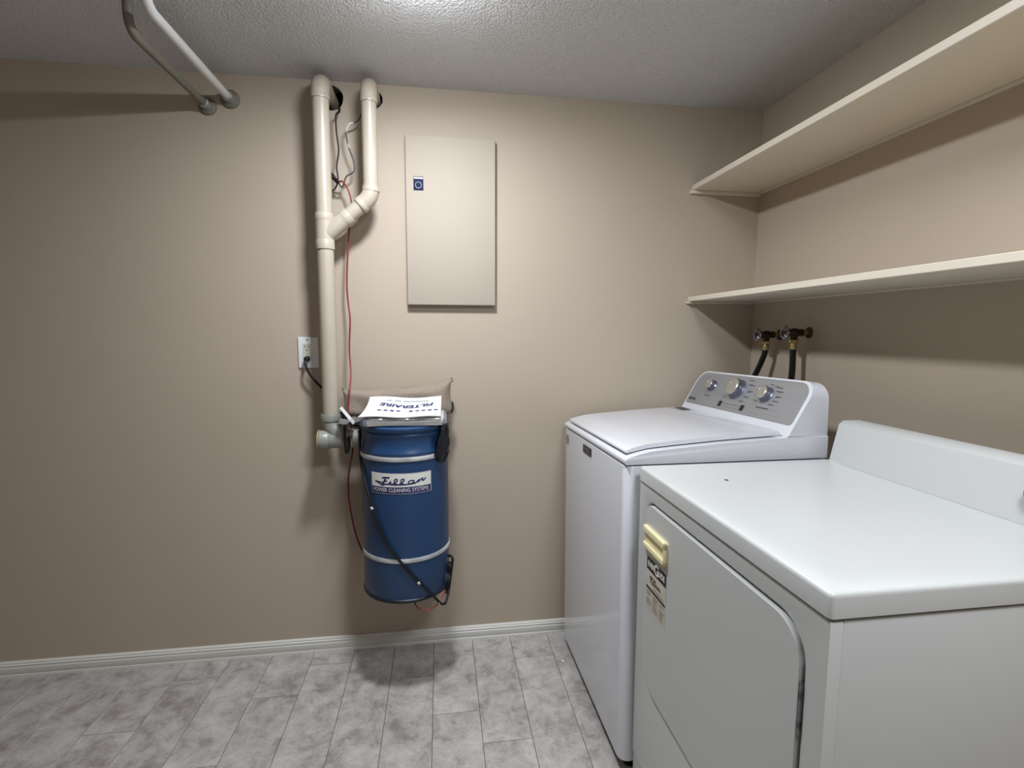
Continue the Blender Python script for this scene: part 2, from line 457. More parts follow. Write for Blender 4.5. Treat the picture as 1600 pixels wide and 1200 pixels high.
# script name: strokes drawn as ribbons
def ribbon(bm, fn, pts, w, n=6):
    P = [Vector((p[0], p[1], 0)) for p in pts]
    P = catmull(P, n) if len(P) > 2 else P
    prev = None
    for i, p in enumerate(P):
        d = (P[min(i+1, len(P)-1)]-P[max(i-1, 0)]).normalized(); nn = Vector((-d.y, d.x, 0))*w/2
        cur = (bm.verts.new(fn(*(p+nn).xy)), bm.verts.new(fn(*(p-nn).xy)))
        if prev: bm.faces.new((prev[0], cur[0], cur[1], prev[1]))
        prev = cur
def script(off, w, dx=0, dy=0):
    bm = bmesh.new(); f0 = on_can(off); f = lambda x, y: f0(x+dx, y+dy)
    ribbon(bm, f, [(-0.094, 0.0085), (-0.080, 0.0035), (-0.066, -0.0045), (-0.050, 0.0000), (-0.02, -0.0015), (0.02, -0.001), (0.05, 0.001)], w*1.15)   # swash and base line
    ribbon(bm, f, [(-0.094, 0.0085), (-0.075, 0.006), (-0.06, 0.005)], w)
    ribbon(bm, f, [(-0.067, -0.005), (-0.058, 0.008), (-0.052, 0.0225)], w*1.5)      # stem
    ribbon(bm, f, [(-0.066, 0.0215), (-0.052, 0.0235), (-0.041, 0.0225), (-0.040, 0.026)], w*1.3)
    ribbon(bm, f, [(-0.060, 0.010), (-0.052, 0.0105), (-0.046, 0.012)], w)
    ribbon(bm, f, [(-0.044, 0.000), (-0.038, 0.004), (-0.033, 0.010), (-0.034, 0.002), (-0.028, 0.0)], w)
    for x in (-0.018, 0.005):                                                        # two looped letters
        ribbon(bm, f, [(x-0.008, 0.001), (x+0.003, 0.008), (x+0.008, 0.016), (x+0.002, 0.0185), (x-0.003, 0.012), (x-0.001, 0.003), (x+0.008, 0.0)], w)
    ribbon(bm, f, [(0.046, 0.0105), (0.036, 0.012), (0.027, 0.006), (0.032, 0.0005), (0.043, 0.004), (0.047, 0.011), (0.045, 0.003), (0.052, 0.002)], w)
    ribbon(bm, f, [(0.050, 0.0005), (0.060, 0.008), (0.064, 0.013), (0.060, 0.004), (0.070, 0.012), (0.078, 0.0155), (0.076, 0.007), (0.084, 0.010), (0.090, 0.016)], w)
    return bm
link('script_shadow', script(0.0023, 0.0042, 0.0009, -0.0009), 'navy_grey', lab)
link('script_name', script(0.0026, 0.0026), 'navy_print', lab)
# latch and service plug low on the can's right side
a = math.radians(-14)
lx, ly = CR*math.cos(a), CR*math.sin(a)
la = bmesh.new(); join(la, box(-0.004, 0.010, -0.012, 0.012, -0.020, 0.020, 0.002, 1))
bmesh.ops.rotate(la, verts=la.verts[:], cent=(0, 0, 0), matrix=Matrix.Rotation(a, 3, 'Z'))
bmesh.ops.translate(la, verts=la.verts[:], vec=(lx, ly, 0.445-C0[2]))
latch = link('terminal_block', la, 'black', can)
link('terminal_screw', lathe([(0, 0.0145), (0.004, 0.014), (0.004, 0.008)], (lx, ly, 0.452-C0[2]), (math.cos(a), math.sin(a), 0.0), 10), 'chrome', latch)

# ================================================================== vacuum pipes
PX1, PX2, PY = -0.417, -0.248, -0.122
R1, R2 = 0.0295, 0.0272
P0 = (PX1, PY, 0.942)
vp = thing('vacuum_pipe', 'beige plastic vacuum pipe forking up to two wall holes', 'pipe', P0)
def vpart(name, bm, m='pvc_beige', smooth=40, parent=None):
    return link(name, shift(bm, P0), m, parent or vp, autosmooth=smooth)
def collar(p, d, r, l, e=0.0019):
    d = Vector(d).normalized()
    return lathe([(r-0.001, 0), (r+e, 0), (r+e+0.0006, l*0.25), (r+e, l*0.93), (r+e-0.001, l), (r-0.001, l)], p, d, 32)
vpart('main_pipe', tube([(PX1, PY, 1.02), (PX1, PY, 2.195)], R1, 32))
vpart('branch_riser', tube([(PX2, PY, 1.855), (PX2, PY, 2.195)], R2, 32))
for px, r, z0, wz in ((PX1, R1, 2.181, 2.2475), (PX2, R2, 2.180, 2.249)):
    rb = 0.046
    pts = [(px, PY, z0), (px, PY, wz-rb)]+arc((px, PY+rb, wz-rb), (0, -1, 0), (0, 0, 1), rb, 0, math.pi/2, 12)[1:]
    e = vpart('elbow', tube(pts, r+0.0032, 32, cap=False))
    link('collar_ring', shift(collar((px, PY, z0-0.001), (0, 0, 1), r+0.0012, 0.016), P0), 'pvc_beige', e, autosmooth=40)
    vpart('wall_stub', tube([(px, PY+rb-0.003, wz), (px, 0.07, wz)], r+0.0008, 32))
# wye fitting
vpart('wye_body', tube([(PX1, PY, 1.660), (PX1, PY, 1.775)], R1+0.0028, 32))
vpart('wye_collar', collar((PX1, PY, 1.652), (0, 0, 1), R1+0.0015, 0.034))
vpart('wye_collar', collar((PX1, PY, 1.756), (0, 0, 1), R1+0.0015, 0.026))
bd = Vector((PX2-PX1, 0, 1.848-1.700)).normalized(); b0 = Vector((PX1, PY, 1.700))
b1 = Vector((PX2, PY, 1.700+(PX2-PX1)*bd.z/bd.x))
vpart('wye_branch', tube([b0+bd*0.0, b0+bd*0.108], R2+0.0026, 32))
vpart('wye_collar', collar(b0+bd*0.094, bd, R2+0.0015, 0.026))
vpart('branch_pipe', tube([b0+bd*0.10, b1-bd*0.03], R2, 32))
eb = [b1-bd*0.052, b1-bd*0.030]
q0, q1, q2 = b1-bd*0.030, b1, b1+Vector((0, 0, 0.030))
for t in (0.25, 0.5, 0.75): eb.append(q0*(1-t)**2+q1*2*t*(1-t)+q2*t*t)
eb += [q2, b1+Vector((0, 0, 0.040))]
e = vpart('elbow', tube(eb, R2+0.0034, 32))
link('collar_ring', shift(collar(b1-bd*0.054, bd, R2+0.0022, 0.018), P0), 'pvc_beige', e, autosmooth=40)
link('collar_ring', shift(collar(b1+Vector((0, 0, 0.016)), (0, 0, 1), R2+0.0022, 0.016), P0), 'pvc_beige', e, autosmooth=40)
# grey inlet fitting at the can
gz = 0.943; GY = -0.135
pts = [(PX1, PY, 1.036), (PX1, PY, 1.005)]+[(PX1+0.006, PY-0.003, 0.985), (PX1+0.020, PY-0.007, 0.966), (PX1+0.042, PY-0.011, 0.953), (PX1+0.068, GY, 0.946), (PX1+0.09, GY, gz)]
g = vpart('inlet_sweep', tube(pts, R1+0.0035, 32), 'pvc_grey')
g['label'] = 'grey curved inlet fitting'
link('collar_ring', shift(collar((PX1, PY, 1.012), (0, 0, 1), R1+0.003, 0.026, 0.004), P0), 'pvc_grey', g, autosmooth=40)
vpart('cleanout_tube', tube([(-0.452, GY, gz-0.004), (-0.286, GY, gz)], [R1+0.004, R1+0.0045], 32), 'pvc_grey')
vpart('cleanout_socket', lathe([(R1+0.003, 0), (0.0365, 0), (0.0365, 0.030), (0.0345, 0.033), (R1+0.003, 0.033)], (-0.456, GY, gz-0.004), (1, 0, 0), 32), 'pvc_grey')
vpart('cleanout_cap', lathe([(0, 0.003), (0.033, 0.003), (0.034, 0), (0.0378, 0), (0.0378, 0.0045), (0.034, 0.006), (0, 0.006)], (-0.463, GY, gz-0.004), (1, 0, 0), 32), 'brass_ring')
vpart('hose_clamp', lathe([(R1+0.004, 0), (R1+0.0062, 0), (R1+0.0062, 0.003), (R1+0.004, 0.003)], (-0.338, GY, gz), (1, 0, 0), 32), 'chrome')
vpart('clamp_screw', box(-0.341, -0.332, GY-0.040, GY-0.028, gz+0.018, gz+0.030, 0.002, 1), 'chrome')

# ================================================================== electrical panel
E0 = (0.049, 0, 1.458)
ep = thing('breaker_panel', 'beige painted electrical panel cover on the back wall', 'panel', E0)
link('frame', shift(box(-0.120, 0.219, -0.010, 0.0, 1.462, 2.108, 0.002, 1), E0), 'panel_paint', ep)
dr = link('door', shift(box(-0.127, 0.226, -0.030, -0.012, 1.458, 2.112, 0.0035, 3), E0), 'panel_paint', ep, autosmooth=40)
link('door_gap_shade', shift(box(-0.118, 0.218, -0.013, -0.009, 1.466, 2.104), E0), 'gap', ep)  # dark sheet, paints the shade in the gap behind the door
st = link('sticker', shift(box(-0.0970, -0.0585, -0.0308, -0.0300, 1.9025, 1.9555), E0), 'sticker_blue', dr)
f = lambda x, y: (x-0.0778-E0[0], -0.0312, y+1.929-E0[2])
b = quad_on(bmesh.new(), f, -0.017, 0.018, 0.0175, 0.0235)
pp = link('sticker_print', b, 'print_white', dr)
b = bmesh.new(); n = 24
ring = [(bm_r*math.cos(2*math.pi*k/n), bm_r*math.sin(2*math.pi*k/n)-0.006) for k in range(n) for bm_r in (0.0110, 0.0120)]
vv = [b.verts.new(f(*p)) for p in ring]
for k in range(n): b.faces.new((vv[2*k], vv[2*k+1], vv[(2*k+3) % (2*n)], vv[(2*k+2) % (2*n)]))
link('sticker_ring', b, 'print_white', dr)

# ================================================================== wall outlet and cord
O0 = (-0.5215, 0, 1.205)
ot = thing('wall_outlet', 'white duplex wall outlet with black cord plugged in', 'outlet', O0)
link('cover_plate', shift(prism(rounded(-0.559, -0.484, 1.205, 1.328, (0.003,)*4, 3), lambda x, z: (x, -0.007, z), lambda x, z: (x, 0, z), 0.003, 2), O0), 'outlet_white', ot, autosmooth=40)
rc = link('receptacle', shift(box(-0.5405, -0.5045, -0.009, -0.005, 1.230, 1.303, 0.001, 1), O0), 'outlet_cream', ot)
for x0_, x1_, z0_, z1_ in ((-0.5335, -0.5310, 1.286, 1.296), (-0.5195, -0.5170, 1.286, 1.296), (-0.5285, -0.5235, 1.274, 1.2785)):
    link('slot', shift(box(x0_, x1_, -0.0094, -0.0088, z0_, z1_), O0), 'gap', rc)
link('cover_screw', shift(lathe([(0, 0.0085), (0.003, 0.008), (0.003, 0.006)], (-0.5225, 0, 1.3175), (0, -1, 0), 12), O0), 'dark_grey', ot)
K0 = (-0.5235, -0.009, 1.243)
pc = thing('power_cord', 'black power cord running from outlet behind beige pipe', 'cord', K0)
link('plug', shift(lathe([(0, 0.027), (0.008, 0.0265), (0.0105, 0.020), (0.011, 0.003), (0.009, 0), (0, 0)], K0, (0.05, -1, -0.05), 20), K0), 'black', pc, smooth=True)
link('cable', shift(tube([(-0.5235, -0.033, 1.240), (-0.5215, -0.045, 1.215), (-0.505, -0.045, 1.178), (-0.480, -0.045, 1.146), (-0.452, -0.045, 1.113), (-0.425, -0.046, 1.065), (-0.400, -0.05, 1.010), (-0.36, -0.055, 0.985), (-0.31, -0.06, 0.97), (-0.255, -0.075, 0.965)], 0.0047, 10, 6), K0), 'black', pc, smooth=True)

# ================================================================== loose low-voltage wires
tag(link('red_wire', tube([(-0.372, -0.055, 1.916), (-0.358, -0.060, 1.914), (-0.337, -0.062, 1.880), (-0.329, -0.06, 1.830), (-0.338, -0.055, 1.760), (-0.346, -0.055, 1.686), (-0.355, -0.058, 1.541), (-0.352, -0.06, 1.46), (-0.345, -0.07, 1.395), (-0.351, -0.07, 1.284), (-0.343, -0.10, 1.190), (-0.341, -0.150, 1.125), (-0.347, -0.160, 1.050), (-0.350, -0.135, 1.005), (-0.350, -0.090, 0.985), (-0.349, -0.082, 0.945), (-0.348, -0.080, 0.905), (-0.350, -0.09, 0.865), (-0.373, -0.05, 0.767), (-0.374, -0.05, 0.674), (-0.362, -0.05, 0.579), (-0.346, -0.055, 0.511), (-0.322, -0.08, 0.468), (-0.292, -0.10, 0.445), (-0.255, -0.06, 0.43)], 0.0033, 8, 6), 'red_wire', smooth=True),
    'thin red wire hanging down the wall beside beige pipe', 'wire')
tag(link('black_wire', tube([(-0.380, 0.03, 2.208), (-0.371, -0.008, 2.203), (-0.366, -0.045, 2.172), (-0.376, -0.06, 2.154), (-0.376, -0.06, 2.097), (-0.370, -0.06, 2.028), (-0.379, -0.06, 1.970), (-0.376, -0.058, 1.922), (-0.386, -0.058, 1.892), (-0.402, -0.06, 1.880), (-0.412, -0.055, 1.905), (-0.400, -0.052, 1.928), (-0.382, -0.052, 1.912)], 0.0031, 8, 6), 'black', smooth=True),
    'black wire dropping straight from hole behind the main pipe', 'wire', )
tag(link('grey_wire', tube([(-0.262, 0.03, 2.217), (-0.272, -0.010, 2.208), (-0.286, -0.03, 2.180), (-0.294, -0.045, 2.150), (-0.310, -0.055, 2.133), (-0.328, -0.06, 2.125), (-0.341, -0.06, 2.094), (-0.333, -0.06, 2.041), (-0.316, -0.06, 1.991), (-0.317, -0.06, 1.954), (-0.345, -0.06, 1.934), (-0.356, -0.058, 1.905), (-0.366, -0.056, 1.896), (-0.373, -0.062, 1.910)], 0.0028, 8, 6),
    mat('two_tone_wire', srgb(60, 56, 54), 0.4, mottle=(14, srgb(196, 190, 180), 0.52, 0.58, 1)), smooth=True),
    'thin black and white wire looping out between the two pipes', 'wire')
tag(link('wire_connector', tube([(-0.398, -0.075, 1.938), (-0.388, -0.075, 1.928), (-0.372, -0.07, 1.905)], [0.0055, 0.0065, 0.005], 10), 'black', smooth=True),
    'small black connector joining wires behind the main pipe', 'connector')

# black flat strap looping over the grey inlet
sb = bmesh.new()
sp = catmull([(-0.372, -0.150, 1.043), (-0.356, -0.188, 1.005), (-0.356, -0.190, 0.950), (-0.353, -0.190, 0.902), (-0.349, -0.180, 0.896), (-0.345, -0.176, 0.920), (-0.344, -0.182, 0.958)], 6)
prev = None
for p in sp:
    cur = [sb.verts.new(p+Vector(v)) for v in ((-0.005, -0.001, 0), (0.005, -0.001, 0), (0.005, 0.0015, 0), (-0.005, 0.0015, 0))]
    if prev:
        for k_ in range(4): sb.faces.new((prev[k_], cur[k_], cur[(k_+1) % 4], prev[(k_+1) % 4]))
    else: sb.faces.new(cur)
    prev = cur
sb.faces.new(prev[::-1])
tag(link('strap', sb, 'black', smooth=False), 'black strap looped over the grey inlet fitting', 'strap')

# black low-voltage cord crossing the front of the can
def canpt(x, z, off=0.008):
    dx = x-CX; r = CR+off
    y = CY-math.sqrt(max(0, r*r-dx*dx)) if abs(dx) < r else CY
    return (x, y, z)
S0 = (-0.30, -0.22, 1.0)
dc = thing('drop_cord', 'long black cord draped diagonally across blue canister', 'cord', S0)
cp = [(-0.305, -0.165, 1.016), (-0.302, -0.178, 0.985), (-0.301, -0.200, 0.940), (-0.296, -0.235, 0.895), (-0.284, -0.268, 0.850)]+[canpt(x, z) for x, z in ((-0.261, 0.775), (-0.238, 0.705), (-0.195, 0.610), (-0.150, 0.542), (-0.106, 0.483), (-0.056, 0.418))]+[(-0.014, -0.325, 0.360), (-0.002, -0.315, 0.346), (0.010, -0.300, 0.345), (0.022, -0.272, 0.378), (0.031, -0.247, 0.430), (0.036, -0.24, 0.462), (0.038, -0.235, 0.480), (0.033, -0.228, 0.490), (0.021, -0.222, 0.488)]
link('cable', shift(tube(cp, 0.0048, 10, 6), S0), 'black_gloss', dc, smooth=True)
link('splice_sleeve', shift(tube([(0.010, -0.262, 0.360), (0.018, -0.256, 0.392), (0.026, -0.252, 0.425)], 0.0062, 10), S0), 'black', dc, smooth=True)
for x, z in ((-0.246, 0.725), (-0.085, 0.452)):
    q = Vector(canpt(x, z, 0.010)); d = (Vector(canpt(x+0.012, z-0.02, 0.010))-q).normalized()
    link('tape_fleck', shift(tube([q-d*0.007, q+d*0.004], 0.0050, 8), S0), 'grey_wire', dc, smooth=True)
link('bare_end', shift(tube([(-0.016, -0.3255, 0.361), (-0.006, -0.3195, 0.3485)], 0.0052, 8), S0), 'grey_wire', dc, smooth=True)
tag(link('red_jumper_wire', tube([(-0.117, -0.26, 0.374), (-0.105, -0.31, 0.358), (-0.087, -0.33, 0.343), (-0.053, -0.33, 0.336), (-0.022, -0.322, 0.350), (-0.001, -0.30, 0.368), (0.010, -0.275, 0.375)], 0.0026, 8, 6), 'red_wire', smooth=True),
    'short dark red wire sagging under blue canister', 'wire')

# ================================================================== cushion, bags, papers on the can
TOPZ = 1.019
def cushion_mesh():
    bm = bmesh.new(); NU, NV = 40, 16
    def top(u):
        x = -0.168+0.215*u
        return x, 1.128+0.006*u+0.030*max(0, u)**2+0.006*abs(u)**8
    def pt(u, v, s):
        x, zt = top(u)
        zb = TOPZ+0.003 + (0.0 if u > -0.5 else 0.0)
        x -= 0.010*u*(1-v*v)*abs(u)**3
        z = zb+(zt-zb)*(v+1)/2
        z += 0.010*math.sin(5*u+1)*(1-abs(v))*0.4
        th = (0.060+0.004*u)*((1-abs(u)**9)*(1-v**6))**0.5 + 0.001
        th *= 1-0.12*math.sin(7*u+2*v)*abs(u)
        y = -0.078+0.0*v + s*th
        if s < 0: y -= 0.005*math.sin(9*u)*(1-u*u)
        return (x, min(y, -0.012), z)
    for s in (-1, 1):
        g = [[bm.verts.new(pt(-1+2*i/NU, -1+2*j/NV, s)) for j in range(NV+1)] for i in range(NU+1)]
        for i in range(NU):
            for j in range(NV): bm.faces.new((g[i][j], g[i+1][j], g[i+1][j+1], g[i][j+1]))
    bmesh.ops.remove_doubles(bm, verts=bm.verts[:], dist=0.0025)
    return bm
U0 = (-0.168, -0.078, TOPZ)
cu = thing('cushion', 'speckled taupe cushion leaning on wall atop blue canister', 'cushion', U0)
link('cover', shift(cushion_mesh(), U0), 'fabric', cu, smooth=True)
link('corner_tie', shift(tube([(0.030, -0.085, 1.030), (0.044, -0.090, 1.034), (0.0475, -0.086, 1.048), (0.046, -0.082, 1.070)], 0.0035, 8, 5), U0), 'black', cu, smooth=True)
link('corner_tie', shift(tube([(0.038, -0.080, 1.156), (0.046, -0.080, 1.166), (0.047, -0.080, 1.150)], 0.003, 8, 5), U0), 'fabric', cu, smooth=True)

def wavy_slab(x0, x1, y0, y1, zf, th, nx=24, ny=8):
    """sheet-like slab; zf(s,t) lower face height"""
    bm = bmesh.new()
    def P(i, j, up):
        s, t = i/nx, j/ny
        return (x0(t)+(x1(t)-x0(t))*s, y0+(y1-y0)*t, zf(s, t)+(th if up else 0))
    A = [[bm.verts.new(P(i, j, 0)) for j in range(ny+1)] for i in range(nx+1)]
    B = [[bm.verts.new(P(i, j, 1)) for j in range(ny+1)] for i in range(nx+1)]
    for i in range(nx):
        for j in range(ny):
            bm.faces.new((A[i][j], A[i][j+1], A[i+1][j+1], A[i+1][j])); bm.faces.new((B[i][j], B[i+1][j], B[i+1][j+1], B[i][j+1]))
        bm.faces.new((A[i][0], A[i+1][0], B[i+1][0], B[i][0])); bm.faces.new((A[i][ny], B[i][ny], B[i+1][ny], A[i+1][ny]))
    for j in range(ny):
        bm.faces.new((A[0][j], B[0][j], B[0][j+1], A[0][j+1])); bm.faces.new((A[nx][j], A[nx][j+1], B[nx][j+1], B[nx][j]))
    return bm
# packed bags in a clear sleeve, lying on the can
B0 = (-0.13, -0.25, TOPZ)
pk = thing('bag_pack', 'clear plastic sleeve of folded white bags on blue canister', 'bag pack', B0)
for k_, (xa, xb, ya, yb, za) in enumerate(((-0.256, 0.004, -0.322, -0.150, 1.021), (-0.258, 0.006, -0.326, -0.150, 1.0305), (-0.246, 0.009, -0.318, -0.152, 1.0400))):
    link('folded_bag', shift(wavy_slab(lambda t, xa=xa: xa, lambda t, xb=xb: xb, ya, yb, lambda s, t, za=za, k_=k_: za+0.0008*math.sin(6*s+k_*2), 0.0085), B0), 'paper_grey' if k_ < 2 else 'paper', pk)
fb = bmesh.new(); NX, NT = 40, 26
def film(s, t):
    x = -0.268+0.288*s
    a = -math.pi*0.5+2*math.pi*t
    ry, rz = 0.098, 0.0165
    y = -0.238+ry*max(-1, min(1, 1.25*math.cos(a)))
    z = 1.0365+rz*max(-1, min(1, 1.2*math.sin(a)))+0.0012*math.sin(23*s+3*math.sin(9*t*6))*(0.3+abs(math.cos(a)))
    y += -0.003*math.sin(17*s+8*t)*(1 if math.cos(a) < 0 else 0)
    if s > 0.93: x += 0.0; z = 1.0365+(z-1.0365)*(1-(s-0.93)*6)
    return (x, y, max(z, TOPZ+0.0008))
g = [[fb.verts.new(film(i/NX, j/NT)) for j in range(NT)] for i in range(NX+1)]
for i in range(NX):
    for j in range(NT): fb.faces.new((g[i][j], g[i+1][j], g[i+1][(j+1) % NT], g[i][(j+1) % NT]))
link('plastic_sleeve', shift(fb, B0), 'film', pk, smooth=True)
fl = bmesh.new(); g = []
for i in range(13):
    s = i/12; row = []
    for j in range(9):
        t = j/8
        w = 0.075*(1-s)+0.014*s
        row.append(fl.verts.new((-0.262-0.105*s, -0.262+(t-0.5)*2*w+0.02*s, 1.040-0.016*s+0.010*math.sin(5*t+4*s)*(0.4+s)*0.6+0.004*math.sin(15*s))))
    g.append(row)
for i in range(12):
    for j in range(8): fl.faces.new((g[i][j], g[i+1][j], g[i+1][j+1], g[i][j+1]))
link('sleeve_flap', shift(fl, B0), 'film', pk, smooth=True)
# printed folded bag on top
Q0 = (-0.13, -0.26, 1.055)
pb = thing('folded_paper_bag', 'white folded paper bag with upside-down navy print, topmost on canister', 'paper bag', Q0)
def zt(s, t): return 1.0545+0.046*t**1.3+0.004*math.sin(6.5*s+0.6)*t+0.0025*math.sin(9*s)*(1-t)-0.003*(1-t)*(s-0.5)
XA = lambda t: -0.283+0.018*t+0.006*math.sin(3*t); XB = lambda t: -0.001+0.003*t
link('bag_panel', shift(wavy_slab(XA, XB, -0.338, -0.168, zt, 0.0030, 28, 10), Q0), 'paper', pb, autosmooth=60)
def on_bag(u, v):
    """u,v metres on the sheet: u along width (page x reversed), v depth from the front edge"""
    t = max(0, min(1, v/0.17)); s = max(0, min(1, (u-XA(t))/(XB(t)-XA(t))))
    return (u-Q0[0], -0.338+v-Q0[1], zt(s, t)+0.0030+0.0007-Q0[2])
link('lettering', text_bm('FILTERAIRE', 0.032, lambda x, y: on_bag(-0.125-x, 0.104-y-0.008*math.cos(x*24)), 0.0012, shear=0.15, width=0.195), 'navy_print', pb)
b = bmesh.new()
for k_ in range(10):
    if k_ == 4: continue
    u = -0.225+0.0222*k_
    quad_on(b, on_bag, u, u+0.0135, 0.052-0.001*(k_ % 3), 0.062, 2)
link('print_marks', b, 'navy_grey', pb)['kind'] = 'stuff'
b = bmesh.new()
for k_ in range(5): quad_on(b, on_bag, -0.20+0.03*k_, -0.18+0.034*k_, 0.136+0.002*(k_ % 2), 0.139+0.002*(k_ % 2), 3)
link('print_rule', b, 'navy_grey', pb)['kind'] = 'stuff'

# crumpled dark plastic strap pouch hanging on the can's right shoulder
hb = bmesh.new(); NA, NZ = 10, 14; g = []
for i in range(NA+1):
    row = []
    for j in range(NZ+1):
        t = j/NZ; s = i/NA
        z = 1.016-0.138*t
        wa = (10+8*min(1, t*1.6))*(1 if t < 0.78 else 1-(t-0.78)*3.2)
        mid = -27+(-6)*t
        ang = math.radians(mid+(s-0.5)*2*wa)
        bulge = 0.006+0.010*math.sin(math.pi*min(1, t*1.05))*math.sin(math.pi*s)+0.0035*math.sin(11*s+7*t)*math.sin(9*t)
        r = CR+0.0035+bulge
        row.append(hb.verts.new((CX+r*math.cos(ang), CY+r*math.sin(ang), z)))
    g.append(row)
for i in range(NA):
    for j in range(NZ): hb.faces.new((g[i][j], g[i+1][j], g[i+1][j+1], g[i][j+1]))
hp = link('plastic_pouch', hb, mat('dark_film', srgb(11, 12, 24), 0.2, spec=0.4), smooth=True)
sm = hp.modifiers.new('thickness', 'SOLIDIFY'); sm.thickness = 0.0025; sm.offset = 1
tag(hp, 'dark crumpled plastic pouch hanging on right shoulder of canister', 'pouch')
# white cover plate leaning between pipe and bags
W0 = (-0.345, -0.19, 1.04)
ax_x = Vector((0.60, 0.02, -0.80)).normalized()
ax_y = Vector((-0.10, 0.98, -0.13)); ax_y = (ax_y-ax_x*ax_y.dot(ax_x)).normalized()
wp = thing('cover_plate', 'small white plate tilted between beige pipe and clear sleeve', 'plate', W0, Matrix((ax_x, ax_y, ax_x.cross(ax_y))).transposed().to_euler())
link('face', box(-0.038, 0.038, -0.030, 0.030, -0.004, 0.005, 0.002, 2), 'outlet_white', wp)
link('backing', box(-0.026, 0.028, -0.020, 0.020, -0.014, -0.004, 0.002, 1), 'gap', wp)

# ================================================================== washing machine
WL = (0.5218, -0.0649, 0.0)
ws = thing('washing_machine', 'white top-load washing machine with silver control console', 'washing machine', WL, (-0.0233, 0, 0.0084))
WW, WD = 0.6952, 0.655
ol = rounded(0.0, WD, -WW, 0.0, (0.028, 0.008, 0.008, 0.028), 6)
link('cabinet', prism(ol, lambda x, y: (x, y, 0.9465), lambda x, y: (x, y, 0.031), 0.003, 2), 'washer_white', ws, autosmooth=40)
link('seam_strip', prism(rounded(0.006, WD-.005, -WW+0.006, -0.006, (0.028,)*4, 6), lambda x, y: (x, y, 0.952), lambda x, y: (x, y, 0.945)), 'gap', ws)  # dark strip set back in the seam under the deck
for fx in (0.05, 0.60):
    for fy in (-0.05, -WW+0.05):
        zb = 0.0233*fy*-1*-1
        zf = math.tan(0.0233)*fy + 0.0012     # feet reach the level floor under the slightly tilted cabinet
        link('foot', lathe([(0, zf), (0.020, zf), (0.020, zf+0.010), (0.008, zf+0.014), (0.008, 0.034), (0, 0.034)], (fx, fy, 0), (0, 0, 1), 16), 'black', ws)
def lidz(x):
    pts = [(0.0, 0.984), (0.02, 0.992), (0.08, 1.005), (0.16, 1.012), (0.30, 1.022), (0.42, 1.028), (0.53, 1.033), (0.70, 1.036)]
    for (a, za), (b_, zb) in zip(pts, pts[1:]):
        if x <= b_: return za+(zb-za)*(x-a)/(b_-a)
    return pts[-1][1]
def yprism(profile, y0, y1, bev, seg=3, bevel_test=None):
    bm = bmesh.new()
    A = [bm.verts.new((x, y0, z)) for x, z in profile]; B = [bm.verts.new((x, y1, z)) for x, z in profile]
    n = len(A); fa = bm.faces.new(A); fb_ = bm.faces.new(B[::-1])
    for i in range(n): bm.faces.new((A[i], B[i], B[(i+1) % n], A[(i+1) % n]))
    es = [e_ for e_ in list(fa.edges)+list(fb_.edges) if (bevel_test is None or bevel_test(e_))]
    if bev: bmesh.ops.bevel(bm, geom=es, offset=bev, segments=seg, profile=0.5, affect='EDGES', clamp_overlap=True)
    return bm
xs = [0.022, 0.04, 0.08, 0.12, 0.16, 0.23, 0.30, 0.36, 0.42, 0.48, 0.53, 0.60, 0.655]
prof = [(0.004, 0.951), (0.0, 0.956), (0.0, 0.962), (0.003, 0.968), (0.009, 0.9725), (0.018, 0.974)]+[(x, lidz(x)-0.016) for x in xs[1:]]+[(0.655, 0.951)]
link('top_deck', yprism(prof, -0.001, -WW+0.001, 0.014, 4, lambda e_: min(v.co.z for v in e_.verts) > 0.965), 'washer_white', ws, autosmooth=50)
xs2 = [0.014, 0.03, 0.05, 0.08, 0.12, 0.16, 0.23, 0.30, 0.36, 0.42, 0.48, 0.512]
lp = [(0.018, lidz(0.018)-0.0125), (0.012, lidz(0.012)-0.009), (0.0105, lidz(0.01)-0.004), (0.013, lidz(0.013)-0.0008)]+[(x, lidz(x)) for x in xs2[1:]]+[(0.512, lidz(0.512)-0.0125)]+[(x, lidz(x)-0.0125) for x in reversed(xs2[2:-1])]
lid = link('lid', yprism(lp, -0.034, -0.664, 0.005, 3, lambda e_: max(v.co.z for v in e_.verts) > lidz(min(v.co.x for v in e_.verts))-0.006), 'washer_white', ws, autosmooth=50)
lp2 = [(0.024, lidz(0.024)-0.0175)]+[(x, lidz(x)-0.0185) for x in (0.1, 0.3, 0.5)]+[(x, lidz(x)-0.011) for x in (0.5, 0.3, 0.1, 0.024)]
link('lid_gap_shade', yprism(lp2, -0.050, -0.645, 0), 'gap', lid)  # dark insert standing in for the shade under the lid's lip
b = box(-0.020, 0.016, -0.040, 0.040, 0, 0.0006); bmesh.ops.translate(b, verts=b.verts[:], vec=(0.487, -0.095, lidz(0.487)+0.0003))
link('lid_sticker', b, 'dark_grey', lid)
